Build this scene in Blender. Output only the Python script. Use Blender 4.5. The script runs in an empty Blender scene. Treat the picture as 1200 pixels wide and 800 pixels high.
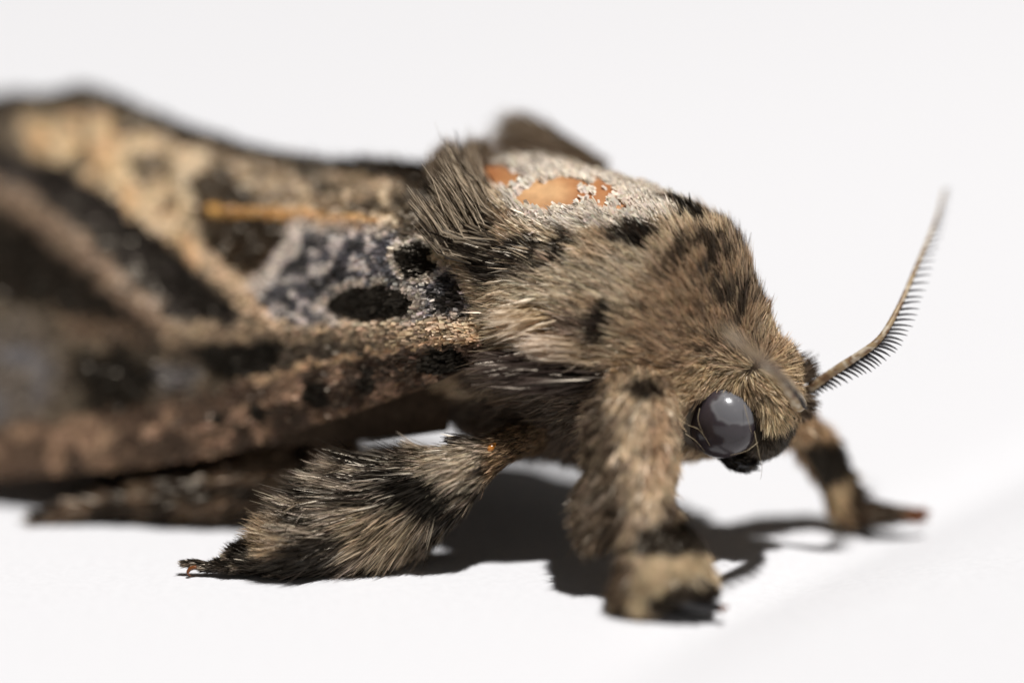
import bpy, math
import numpy as np
from mathutils import Matrix, Vector

# ------------------------------------------------------------------ camera
MM = 0.001                                   # everything below is laid out in millimetres
TH = math.radians(15.0)                      # camera looks 15 degrees down
DIST = 111.1                                 # lens to focus plane
CEN = np.array([0.0, 0.0, 8.86])             # point on the focus plane in the middle of the picture
FW = np.array([0, math.cos(TH), -math.sin(TH)])
UP = np.array([0, math.sin(TH), math.cos(TH)])
RT = np.array([1.0, 0, 0])
CAM = CEN - DIST * FW
sc = bpy.context.scene
cam_d = bpy.data.cameras.new('camera'); cam = bpy.data.objects.new('camera', cam_d)
sc.collection.objects.link(cam); sc.camera = cam
cam.location = Vector(CAM * MM)
cam.rotation_euler = (math.radians(90 - 15.0), 0, 0)
cam_d.sensor_width = 36; cam_d.lens = 100
cam_d.clip_start = 0.005; cam_d.clip_end = 5
cam_d.dof.use_dof = True; cam_d.dof.focus_distance = (DIST - 0.3) * MM; cam_d.dof.aperture_fstop = 9.0

# ------------------------------------------------------------------ light
world = bpy.data.worlds.new('World'); sc.world = world; world.use_nodes = True
bg = world.node_tree.nodes['Background']
bg.inputs['Color'].default_value = (1.0, 0.98, 0.96, 1); bg.inputs['Strength'].default_value = 0.06
LD = np.array([0.20, -0.17, 1.0]); LD = LD / np.linalg.norm(LD)
LDIST = 1100.0
lamp_d = bpy.data.lights.new('key_lamp', 'AREA'); lamp_d.shape = 'DISK'; lamp_d.size = 0.046
lamp_d.energy = 18.4; lamp_d.color = (1.0, 0.988, 0.985)
lamp = bpy.data.objects.new('key_lamp', lamp_d); sc.collection.objects.link(lamp)
lamp.location = Vector((LD * LDIST) * MM)
lamp.rotation_euler = Vector(-LD).to_track_quat('-Z', 'Y').to_euler()
vs = sc.view_settings
vs.view_transform = 'Standard'; vs.look = 'None'; vs.exposure = 0.0; vs.gamma = 1.0; vs.use_curve_mapping = False
sc.render.engine = 'CYCLES'
sc.cycles.max_bounces = 6; sc.cycles.diffuse_bounces = 4; sc.cycles.glossy_bounces = 3

rng = np.random.default_rng(7)

# ------------------------------------------------------------------ picture <-> place
def P(px, py, d=0.0):
    """point seen at picture position (px, py) of a 1200x800 frame, d mm behind the focus plane"""
    px, py, d = np.broadcast_arrays(np.asarray(px, float), np.asarray(py, float), np.asarray(d, float))
    r = FW + ((px - 600) / 30 / DIST)[..., None] * RT - ((py - 400) / 30 / DIST)[..., None] * UP
    return CAM + (DIST + d)[..., None] * r
def ray(px, py):
    return FW + ((px - 600) / 30 / DIST) * RT - ((py - 400) / 30 / DIST) * UP
def hit(px, py, p0, n):
    r = ray(px, py); t = np.dot(np.asarray(p0, float) - CAM, n) / np.dot(r, n)
    return CAM + t * r
def G(px, py, z=0.0): return hit(px, py, (0, 0, z), np.array([0, 0, 1.0]))
def proj(p):
    q = p - CAM; w = q @ FW
    return 600 + (q @ RT) / w * DIST * 30, 400 - (q @ UP) / w * DIST * 30

# body frame: the head looks right and a little towards the camera
YAW = math.radians(27.0)
BK = np.array([-math.cos(YAW), math.sin(YAW), 0])       # towards the tail
LA = np.array([math.sin(YAW), math.cos(YAW), 0])        # towards the far side
HEAD = np.array([11.0, -0.4, 0.0])
def B(s, a, z):
    s, a, z = np.broadcast_arrays(np.asarray(s, float), np.asarray(a, float), np.asarray(z, float))
    return HEAD + s[..., None] * BK + a[..., None] * LA + z[..., None] * np.array([0, 0, 1.0])
def mirror_near(p):
    a = (p - HEAD) @ LA
    far = a > 0
    return p - 2 * np.where(far, a, 0)[..., None] * LA, far
def reflect(v): return v - 2 * (v @ LA)[..., None] * LA

# ------------------------------------------------------------------ noise and masks
def vnoise(p, seed=0):
    p = np.asarray(p, float); i = np.floor(p).astype(np.int64); f = p - i; f = f * f * (3 - 2 * f)
    def h(x, y, z):
        n = (x * 73856093) ^ (y * 19349663) ^ (z * 83492791) ^ (seed * 2654435761)
        n = (n ^ (n >> 13)) * 1274126177 & 0x7fffffff
        return ((n ^ (n >> 16)) & 0xffff) / 65535.0
    out = 0
    for dx in (0, 1):
        for dy in (0, 1):
            for dz in (0, 1):
                w = (f[..., 0] if dx else 1 - f[..., 0]) * (f[..., 1] if dy else 1 - f[..., 1]) * (f[..., 2] if dz else 1 - f[..., 2])
                out = out + w * h(i[..., 0] + dx, i[..., 1] + dy, i[..., 2] + dz)
    return out
def n2(px, py, scale, seed=0):
    return vnoise(np.stack([px / scale, py / scale, np.zeros_like(px)], -1), seed)
def sstep(x, a, b):
    t = np.clip((x - a) / (b - a), 0, 1); return t * t * (3 - 2 * t)
def seg_dist(px, py, pts):
    d = np.full(np.shape(px), 1e9); tt = np.zeros(np.shape(px)); n = len(pts) - 1
    for k in range(n):
        (x0, y0), (x1, y1) = pts[k][:2], pts[k + 1][:2]
        dx, dy = x1 - x0, y1 - y0
        t = np.clip(((px - x0) * dx + (py - y0) * dy) / (dx * dx + dy * dy + 1e-9), 0, 1)
        e = np.hypot(px - x0 - t * dx, py - y0 - t * dy)
        m = e < d; d = np.where(m, e, d); tt = np.where(m, (k + t) / n, tt)
    return d, tt
def poly(px, py, pts, soft=6):
    d, _ = seg_dist(px, py, list(pts) + [pts[0]])
    ins = np.zeros(np.shape(px), bool); n = len(pts)
    for k in range(n):
        (x0, y0), (x1, y1) = pts[k], pts[(k + 1) % n]
        c = ((y0 > py) != (y1 > py)) & (px < (x1 - x0) * (py - y0) / (y1 - y0 + 1e-12) + x0)
        ins ^= c
    return sstep(np.where(ins, d, -d), -soft, soft)
def ell(px, py, cx, cy, rx, ry, rot=0, soft=0.25):
    c, s = math.cos(math.radians(rot)), math.sin(math.radians(rot))
    x, y = px - cx, -(py - cy)
    u, v = (x * c + y * s) / rx, (-x * s + y * c) / ry
    return 1 - sstep(np.hypot(u, v), 1 - soft, 1 + soft)
def line(px, py, pts, w, soft=4):
    d, _ = seg_dist(px, py, pts); return 1 - sstep(d, w - soft, w + soft)
def lin(*c):
    c = np.array(c, float) / 255
    return np.where(c <= 0.04045, c / 12.92, ((c + 0.055) / 1.055) ** 2.4)
def mix(col, m, c, k=1.0):
    return col + (np.asarray(c) - col) * (m * k)[..., None]

# ------------------------------------------------------------------ mesh helpers
def make_obj(name, v, faces, mat, parent=None, col=None, smooth=True):
    me = bpy.data.meshes.new(name)
    v = np.asarray(v, float) * MM
    if isinstance(faces, np.ndarray):
        nf, k = faces.shape
        me.vertices.add(len(v)); me.vertices.foreach_set('co', v.astype(np.float32).ravel())
        me.loops.add(nf * k); me.loops.foreach_set('vertex_index', faces.astype(np.int32).ravel())
        me.polygons.add(nf); me.polygons.foreach_set('loop_start', np.arange(0, nf * k, k, dtype=np.int32))
        me.update(calc_edges=True)
    else:
        me.from_pydata(v.tolist(), [], faces)
    if smooth: me.polygons.foreach_set('use_smooth', np.ones(len(me.polygons), bool))
    if col is not None:
        at = me.attributes.new('col', 'FLOAT_COLOR', 'POINT')
        at.data.foreach_set('color', np.concatenate([np.clip(col, 0, 1), np.ones((len(col), 1))], 1).astype(np.float32).ravel())
    me.materials.append(mat)
    o = bpy.data.objects.new(name, me); sc.collection.objects.link(o)
    if parent is not None: o.parent = parent
    return o
def grid_faces(n, m, wrap=False):
    i, j = np.meshgrid(np.arange(n - 1), np.arange(m if wrap else m - 1), indexing='ij')
    j2 = (j + 1) % m
    return np.stack([i * m + j, i * m + j2, (i + 1) * m + j2, (i + 1) * m + j], -1).reshape(-1, 4)
def normalize(v): return v / np.maximum(np.linalg.norm(v, axis=-1, keepdims=True), 1e-12)
def sample(v, f, n, dens=None):
    tri = np.concatenate([f[:, [0, 1, 2]], f[:, [0, 2, 3]]])
    a, b, c = v[tri[:, 0]], v[tri[:, 1]], v[tri[:, 2]]
    cr = np.cross(b - a, c - a); ar = np.linalg.norm(cr, axis=1)
    if dens is not None: ar = ar * dens((a + b + c) / 3)
    k = rng.choice(len(tri), n, p=ar / ar.sum())
    r1, r2 = np.sqrt(rng.random(n)), rng.random(n)
    p = a[k] * (1 - r1)[:, None] + b[k] * (r1 * (1 - r2))[:, None] + c[k] * (r1 * r2)[:, None]
    return p, normalize(cr[k])
def resample(pts, n, smooth=True):
    """Catmull-Rom through rows of numbers"""
    pts = np.asarray(pts, float); m = len(pts)
    t = np.linspace(0, m - 1, n); i = np.clip(np.floor(t).astype(int), 0, m - 2); f = (t - i)[:, None]
    g = lambda k: pts[np.clip(k, 0, m - 1)]
    p0, p1, p2, p3 = g(i - 1), g(i), g(i + 1), g(i + 2)
    return 0.5 * (2 * p1 + (p2 - p0) * f + (2 * p0 - 5 * p1 + 4 * p2 - p3) * f ** 2 + (3 * p1 - p0 - 3 * p2 + p3) * f ** 3)
def loft(pts, r1, r2, m=20):
    """tube along pts; r1 radius across the picture, r2 radius in depth"""
    pts = np.asarray(pts, float); t = normalize(np.gradient(pts, axis=0))
    e1 = normalize(np.cross(t, FW)); e2 = normalize(np.cross(t, e1))
    ph = np.linspace(0, 2 * np.pi, m, endpoint=False)
    v = pts[:, None] + np.cos(ph)[None, :, None] * (e1 * np.asarray(r1)[:, None])[:, None] + np.sin(ph)[None, :, None] * (e2 * np.asarray(r2)[:, None])[:, None]
    n = len(pts); v = v.reshape(-1, 3)
    f = grid_faces(n, m, True)
    v = np.concatenate([v, pts[:1], pts[-1:]])
    c0 = np.array([[n * m, (j + 1) % m, j, j] for j in range(m)]); c1 = np.array([[n * m + 1, (n - 1) * m + j, (n - 1) * m + (j + 1) % m, (n - 1) * m + (j + 1) % m] for j in range(m)])
    f_all = [tuple(x) for x in f] + [(n * m, (j + 1) % m, j) for j in range(m)] + [(n * m + 1, (n - 1) * m + j, (n - 1) * m + (j + 1) % m) for j in range(m)]
    # orientation: outward
    c = v[f[0]].mean(0); nr = np.cross(v[f[0][1]] - v[f[0][0]], v[f[0][3]] - v[f[0][0]])
    if np.dot(nr, c - pts[0]) < 0:
        f = f[:, ::-1]; f_all = [tuple(x[::-1]) for x in f_all]
    return v, f, f_all

def blades(root, d0, d1, nrm, L, W, c0, c1, tip=0.12, roll=0.7, bow=0.0):
    """tapered flat hairs or scales, each two quads"""
    n = len(root); d0 = normalize(d0); d1 = normalize(d1)
    side = normalize(np.cross(d0, nrm)); up = np.cross(side, d0)
    a = rng.normal(0, roll, n)[:, None]
    side = side * np.cos(a) + up * np.sin(a)
    L = L[:, None]; W = W[:, None] * 0.5
    p1 = root + d0 * L * 0.5; p2 = p1 + d1 * L * 0.5
    v = np.stack([root - side * W * 0.55, root + side * W * 0.55, p1 - side * W, p1 + side * W, p2 - side * W * tip, p2 + side * W * tip], 1).reshape(-1, 3)
    k = np.arange(n)[:, None] * 6
    f = np.concatenate([k + np.array([[0, 1, 3, 2]]), k + np.array([[2, 3, 5, 4]])])
    col = np.stack([c0, c0, (c0 + c1) / 2, (c0 + c1) / 2, c1, c1], 1).reshape(-1, 3)
    return v, f, col

def field(px, py, ctrl):
    """inverse-distance blend of control rows (px, py, angle, length, lift)"""
    c = np.asarray(ctrl, float)
    w = 1 / ((px[:, None] - c[:, 0]) ** 2 + (py[:, None] - c[:, 1]) ** 2 + 150) ** 1.5
    w /= w.sum(1, keepdims=True)
    a = np.radians(c[:, 2])
    return w @ np.cos(a), w @ np.sin(a), w @ c[:, 3], w @ c[:, 4]

def fur(v, f, n, ctrl, pattern, width=1.9, dens=None, mirror=False, keep=None, jit=0.16, lenj=0.3, tip=0.12, bend=0.6, clump=0.22, roll=0.5, colj=0.3, seed=1, gain=1.9, dark=0.16, lifts=0.75):
    p, nr = sample(v, f, n, dens)
    if mirror:
        q, far = mirror_near(p); qn = np.where(far[:, None], reflect(nr), nr)
    else: q, qn, far = p, nr, np.zeros(len(p), bool)
    px, py = proj(q)
    if keep is not None:
        k = rng.random(len(p)) < keep(px, py, q); p, nr, q, qn, far, px, py = p[k], nr[k], q[k], qn[k], far[k], px[k], py[k]
    ca, sa, L, lift = field(px, py, ctrl)
    img = ca[:, None] * RT + sa[:, None] * UP
    fn = qn @ FW; fn = np.where(np.abs(fn) < 0.35, np.where(fn < 0, -0.35, 0.35), fn)
    kk = np.clip(-(np.einsum('ij,ij->i', img, qn)) / fn, -1.2, 1.2)
    t = img + kk[:, None] * FW
    t = normalize(t - np.einsum('ij,ij->i', t, qn)[:, None] * qn)
    # clumping: low-frequency wander plus single-hair jitter
    cl = np.stack([vnoise(q * 2.4, seed + k) for k in range(3)], -1) - 0.5
    cl2 = np.stack([vnoise(q * 0.9, seed + 9 + k) for k in range(3)], -1) - 0.5
    t = normalize(t + cl * clump * 2.2 + cl2 * clump * 1.6 + rng.normal(0, jit, t.shape))
    lift = np.radians(lift) * lifts * (1 + rng.normal(0, 0.25, len(p)))
    d0 = t * np.cos(lift)[:, None] + qn * np.sin(lift)[:, None]
    l1 = lift * (1 - bend)
    d1 = t * np.cos(l1)[:, None] + qn * np.sin(l1)[:, None] + rng.normal(0, jit * 0.5, t.shape)
    L = L / 30 * np.clip(rng.normal(1, lenj, len(p)), 0.35, 1.7) * (0.8 + 0.4 * vnoise(q * 2.0, seed + 30))
    ex, ey = proj(q + d0 * L[:, None] * 0.45)
    c0, c1 = pattern(ex, ey, q)
    def soft(c):
        l = (c @ np.array([0.3, 0.55, 0.15]))[:, None]; c = (l + (c - l) * 0.95) * (1 + np.array([0.14, 0.0, -0.22]) * np.clip(1 - l / 0.08, 0, 1)) * gain * np.clip((l / 0.24) ** 0.75, 0.16, 1.08); return c * np.minimum(1, 0.80 / c.max(1))[:, None]
    c0, c1 = soft(c0), soft(c1)
    c0, c1 = c0 * np.array([1.0, 0.965, 0.985]), c1 * np.array([1.0, 0.965, 0.985])
    jv = (np.exp(rng.normal(0, colj, len(p))) * np.where(rng.random(len(p)) < dark, 0.3, 1.0))[:, None]; hue = 1 + rng.normal(0, 0.04, (len(p), 3)) * np.array([1, 0.4, -1])
    c0, c1 = c0 * jv * hue, c1 * jv * hue
    c0, c1 = c0 * np.minimum(1, 0.82 / c0.max(1))[:, None], c1 * np.minimum(1, 0.82 / c1.max(1))[:, None]
    if mirror:
        d0 = np.where(far[:, None], reflect(d0), d0); d1 = np.where(far[:, None], reflect(d1), d1)
    W = width / 30 * np.exp(rng.normal(0, 0.25, len(p)))
    return blades(p - nr * 0.03, d0, d1, nr, L, W, c0, c1, tip, roll)

def join(parts):
    vs_, fs_, cs_, o = [], [], [], 0
    for v, f, c in parts:
        vs_.append(v); fs_.append(f + o); cs_.append(c); o += len(v)
    return np.concatenate(vs_), np.concatenate(fs_), np.concatenate(cs_)

# ------------------------------------------------------------------ materials
def mat_new(name):
    m = bpy.data.materials.new(name); m.use_nodes = True
    nt = m.node_tree; return m, nt, nt.nodes['Principled BSDF']
def mat_attr(name, rough=0.45, spec=0.4, trans=0.0, noise=0.0, bump=0.0, nscale=3000, tint=(1.0, 0.86, 0.68)):
    m, nt, b = mat_new(name)
    at = nt.nodes.new('ShaderNodeAttribute'); at.attribute_name = 'col'
    src = at.outputs['Color']
    if noise or bump:
        tc = nt.nodes.new('ShaderNodeTexCoord'); nz = nt.nodes.new('ShaderNodeTexNoise')
        nz.inputs['Scale'].default_value = nscale; nz.inputs['Detail'].default_value = 4
        nt.links.new(tc.outputs['Object'], nz.inputs['Vector'])
        if noise:
            mr = nt.nodes.new('ShaderNodeMapRange'); mr.inputs['From Min'].default_value = 0.3; mr.inputs['From Max'].default_value = 0.7
            mr.inputs['To Min'].default_value = 1 - noise; mr.inputs['To Max'].default_value = 1 + noise
            nt.links.new(nz.outputs['Fac'], mr.inputs['Value'])
            mu = nt.nodes.new('ShaderNodeVectorMath'); mu.operation = 'SCALE'
            nt.links.new(src, mu.inputs[0]); nt.links.new(mr.outputs['Result'], mu.inputs['Scale']); src = mu.outputs['Vector']
        if bump:
            bp = nt.nodes.new('ShaderNodeBump'); bp.inputs['Strength'].default_value = bump; bp.inputs['Distance'].default_value = 0.0001
            nt.links.new(nz.outputs['Fac'], bp.inputs['Height']); nt.links.new(bp.outputs['Normal'], b.inputs['Normal'])
    nt.links.new(src, b.inputs['Base Color'])
    b.inputs['Roughness'].default_value = rough; b.inputs['Specular IOR Level'].default_value = spec
    b.inputs['Specular Tint'].default_value = tint + (1,)
    if trans:
        tr = nt.nodes.new('ShaderNodeBsdfTranslucent'); nt.links.new(src, tr.inputs['Color'])
        mx = nt.nodes.new('ShaderNodeMixShader'); mx.inputs['Fac'].default_value = trans
        nt.links.new(b.outputs[0], mx.inputs[1]); nt.links.new(tr.outputs[0], mx.inputs[2])
        nt.links.new(mx.outputs[0], nt.nodes['Material Output'].inputs['Surface'])
    return m
M_fur = mat_attr('moth_hair', 0.32, 0.6, 0.35)
M_scale = mat_attr('moth_scales', 0.38, 0.55, 0.30)
M_skin = mat_attr('moth_cuticle', 0.38, 0.5, 0.0, 0.12, 0.15, 2500)
M_wing = mat_attr('wing_membrane', 0.6, 0.25, 0.0, 0.35, 0.5, 4500)
def mat_plain(name, c, rough=0.5, spec=0.4, coat=0.0, noise=0.2, nscale=3000):
    m, nt, b = mat_new(name)
    tc = nt.nodes.new('ShaderNodeTexCoord'); nz = nt.nodes.new('ShaderNodeTexNoise'); nz.inputs['Scale'].default_value = nscale
    nt.links.new(tc.outputs['Object'], nz.inputs['Vector'])
    rp = nt.nodes.new('ShaderNodeValToRGB')
    rp.color_ramp.elements[0].position = 0.3; rp.color_ramp.elements[1].position = 0.7
    rp.color_ramp.elements[0].color = tuple(x * (1 - noise) for x in c) + (1,); rp.color_ramp.elements[1].color = tuple(x * (1 + noise) for x in c) + (1,)
    nt.links.new(nz.outputs['Fac'], rp.inputs['Fac']); nt.links.new(rp.outputs['Color'], b.inputs['Base Color'])
    b.inputs['Roughness'].default_value = rough; b.inputs['Specular IOR Level'].default_value = spec; b.inputs['Coat Weight'].default_value = coat
    return m
M_black = mat_plain('black_cuticle', (0.012, 0.010, 0.010), 0.3, 0.5)
M_claw = mat_plain('claw_amber', (0.16, 0.05, 0.012), 0.25, 0.5)
M_amber = mat_plain('joint_amber', (0.45, 0.17, 0.03), 0.2, 0.6, 0.5)
M_tooth = mat_plain('antenna_tooth', (0.035, 0.032, 0.035), 0.45, 0.4)

# ------------------------------------------------------------------ paper
def build_paper():
    xs = np.concatenate([np.linspace(-170, -40, 40), np.linspace(-39, 39, 157), np.linspace(40, 170, 40)])
    ys = np.concatenate([np.linspace(-75, -25, 40), np.linspace(-24.5, 30, 110), np.linspace(32, 270, 60)])
    X, Y = np.meshgrid(xs, ys, indexing='ij')
    a, b = G(1200, 548)[:2], G(700, 785)[:2]
    t = (b - a) / np.linalg.norm(b - a); nrm = np.array([-t[1], t[0]])
    if nrm @ (np.array([30, -20]) - a) < 0: nrm = -nrm
    dd = (X - a[0]) * nrm[0] + (Y - a[1]) * nrm[1]
    Z = -0.42 * np.exp(-(dd / 1.8) ** 2) * sstep(X, 2, 9) + 0.10 * np.clip(dd, 0, None) * sstep(dd, 0, 5)
    Z += 0.6 * (vnoise(np.stack([X / 45, Y / 45, X * 0], -1), 5) - 0.5) * sstep(np.hypot(X, Y), 30, 70)
    Z += 0.012 * np.clip(Y - 40, 0, None) ** 1.35
    v = np.stack([X, Y, Z - 0.0], -1).reshape(-1, 3)
    m, nt, bs = mat_new('white_paper')
    tc = nt.nodes.new('ShaderNodeTexCoord')
    n1 = nt.nodes.new('ShaderNodeTexNoise'); n1.inputs['Scale'].default_value = 2600; n1.inputs['Detail'].default_value = 5; n1.inputs['Roughness'].default_value = 0.65
    nt.links.new(tc.outputs['Object'], n1.inputs['Vector'])
    rp = nt.nodes.new('ShaderNodeValToRGB'); rp.color_ramp.elements[0].position = 0.25; rp.color_ramp.elements[1].position = 0.6
    rp.color_ramp.elements[0].color = (0.60, 0.595, 0.60, 1); rp.color_ramp.elements[1].color = (0.64, 0.635, 0.64, 1)
    nt.links.new(n1.outputs['Fac'], rp.inputs['Fac']); nt.links.new(rp.outputs['Color'], bs.inputs['Base Color'])
    bp = nt.nodes.new('ShaderNodeBump'); bp.inputs['Strength'].default_value = 0.35; bp.inputs['Distance'].default_value = 0.00006
    nt.links.new(n1.outputs['Fac'], bp.inputs['Height']); nt.links.new(bp.outputs['Normal'], bs.inputs['Normal'])
    bs.inputs['Roughness'].default_value = 0.85; bs.inputs['Specular IOR Level'].default_value = 0.15
    o = make_obj('paper_ground', v, grid_faces(len(xs), len(ys))[:, ::1], m)
    o['kind'] = 'structure'; o['label'] = 'white paper sheet with a soft crease under the moth'
    return o
build_paper()

# ------------------------------------------------------------------ moth
moth = bpy.data.objects.new('moth', None); sc.collection.objects.link(moth)
moth.empty_display_size = 0.01
moth['label'] = 'furry brown moth with black markings and comb antennae standing on white paper'
moth['category'] = 'moth'

# --- body: one loft from face to tail
SIL = [(430, 206), (480, 205), (520, 204), (560, 200), (600, 190), (640, 188), (700, 200), (740, 211), (780, 226), (820, 249), (850, 274), (868, 300), (880, 330), (888, 362), (900, 390), (920, 412), (938, 430), (946, 450)]
def build_body():
    #      s    ztop  zbot  hw   zmid
    st = np.array([
        [0.00, 7.2, 5.6, 0.5, 6.4], [0.35, 8.0, 4.7, 1.1, 6.3], [0.9, 8.5, 4.2, 1.4, 6.2], [1.7, 8.9, 4.0, 1.5, 6.2],
        [2.6, 9.3, 4.0, 1.6, 6.4], [3.4, 10.4, 4.0, 2.7, 7.2], [4.4, 12.2, 3.8, 3.5, 7.8], [5.6, 13.6, 3.6, 4.1, 8.2],
        [7.2, 14.8, 3.4, 4.6, 8.6], [9.2, 15.6, 3.3, 4.9, 8.8], [11.2, 15.8, 3.3, 4.9, 8.8], [13.0, 15.4, 3.6, 4.4, 8.6],
        [15.0, 14.0, 4.2, 3.6, 8.2], [18.0, 11.5, 4.4, 3.2, 7.6], [23.0, 10.0, 4.2, 2.9, 6.8], [29.0, 8.6, 3.6, 2.2, 5.9], [33.0, 6.6, 3.9, 1.0, 5.2], [33.8, 5.6, 4.6, 0.3, 5.1]])
    sx, sy = np.array(SIL).T
    ph = np.linspace(0, 2 * np.pi, 72, endpoint=False)
    def ring(r):
        s, zt, zb, hw, zm = r
        c, n = np.cos(ph), np.sin(ph)
        c = np.sign(c) * np.abs(c) ** 0.92
        return B(s, hw * c, np.where(n > 0, zm + (zt - zm) * n, zm + (zm - zb) * n))
    for it in range(25):
        for r in st[1:13]:
            p = ring(r); x, y = proj(p); k = np.argmin(y)
            d = np.interp(x[k], sx, sy) - y[k]
            r[1] += np.clip(-d / 30 / 0.97, -0.4, 0.4) * 0.6
            r[1] = max(r[1], r[4] + 0.6)
    print('BODY TOP', np.round(st[:, 1], 2))
    dense = resample(st, 150)
    v = np.stack([ring(r) for r in dense])
    return v, st
body_grid, body_st = build_body()
nb, mb = body_grid.shape[:2]
# raised smooth bosses on the back of the thorax, one each side of the middle line
dome = hit(640, 224, HEAD + LA * -1.0, LA)
dome_f = dome + 0
flat = body_grid.reshape(-1, 3)
q, farm = mirror_near(flat)
cen = np.array([flat[np.argmin(np.hypot(proj(flat)[0] - 645, proj(flat)[1] - 224))]])[0]
dq = q - cen; along = dq @ BK; lat = dq @ LA
bump = 0.75 * np.exp(-(along / 1.5) ** 2 - (lat / 0.9) ** 2) * (q[:, 2] > 10)
flat = flat + bump[:, None] * np.array([0, 0, 1.0])
bf = grid_faces(nb, mb, True)
c0 = flat[bf[1000]]; nrm = np.cross(c0[1] - c0[0], c0[3] - c0[0]); ctr = body_grid[1000 // mb].mean(0)
if np.dot(nrm, c0.mean(0) - ctr) < 0: bf = bf[:, ::-1]

def bare(px, py):
    """smooth orange cuticle without hair on the back"""
    wob = (n2(px, py, 9, 3) - 0.5) * 9
    m = ell(px, py, 645, 225, 48, 18, 2, 0.18)
    m = np.maximum(m, poly(px + wob, py + wob, [(676, 222), (700, 208), (722, 222), (742, 246), (728, 250), (700, 243)], 4))
    m = np.maximum(m, ell(px + wob, py + wob, 582, 206, 38, 14, -14, 0.25))
    m = m * (1 - line(px + wob * 0.6, py + wob * 0.6, [(584, 240), (602, 224), (630, 208), (700, 194)], 6, 3))
    return m
def body_skin(px, py):
    c = np.tile(lin(62, 50, 40) * 0.7, (len(px), 1))
    b = poly(px, py, [(535, 188), (600, 182), (700, 192), (760, 240), (735, 262), (640, 258), (590, 245), (545, 225)], 8)
    c = mix(c, b, lin(170, 120, 78))
    c = mix(c, ell(px, py, 636, 224, 34, 13, 0, 0.6), lin(204, 160, 114))
    c = mix(c, b * n2(px, py, 12, 8) * sstep(np.abs(px - 632), 20, 60), lin(146, 80, 40), 0.7)
    return c
qx, qy = proj(mirror_near(flat)[0])
body = make_obj('body', flat, bf, M_skin, moth, body_skin(qx, qy))
body['label'] = 'furry head, thorax and abdomen'

BODY_FLOW = [  # px, py, direction in degrees, length px, lift
    (560, 300, 172, 30, 18), (600, 320, 180, 30, 18), (640, 300, 165, 26, 18), (680, 300, 152, 22, 20), (620, 355, 186, 30, 16), (680, 340, 160, 24, 20),
    (720, 330, 150, 22, 20), (760, 280, 140, 20, 24), (740, 240, 146, 13, 16), (690, 225, 150, 12, 16), (640, 262, 150, 13, 16), (590, 255, 140, 24, 26),
    (700, 195, 130, 14, 20), (780, 228, 122, 16, 32), (810, 245, 120, 17, 34), (840, 270, 116, 20, 30), (800, 280, 128, 24, 26), (830, 320, 122, 28, 22), (865, 330, 112, 28, 22),
    (850, 380, 112, 26, 24), (800, 350, 132, 26, 20), (780, 400, 146, 24, 20), (740, 400, 160, 24, 20), (700, 380, 165, 24, 20), (760, 430, 168, 22, 22),
    (885, 380, 80, 20, 34), (915, 405, 58, 18, 34), (935, 422, 35, 18, 30), (946, 440, 12, 16, 30), (870, 420, 120, 18, 24),
    (815, 452, 205, 24, 30), (840, 448, 222, 24, 42), (862, 446, 250, 16, 40), (860, 425, 170, 16, 26), (885, 448, 330, 16, 28), (905, 470, 300, 16, 28), (905, 492, 278, 15, 26), (880, 470, 290, 12, 24),
    (935, 470, 320, 14, 34), (945, 480, 320, 15, 40), (920, 515, 300, 8, 24), (890, 530, 250, 8, 24), (860, 540, 200, 9, 20),
    (650, 410, 182, 36, 14), (600, 425, 181, 42, 12), (560, 420, 180, 36, 12), (660, 440, 184, 40, 14), (690, 450, 190, 30, 18), (650, 470, 196, 30, 20), (680, 500, 214, 28, 30),
    (600, 480, 186, 26, 16), (640, 520, 190, 22, 18), (740, 470, 200, 24, 20), (790, 470, 195, 18, 24), (540, 480, 184, 26, 14), (450, 480, 182, 26, 14)]
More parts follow.
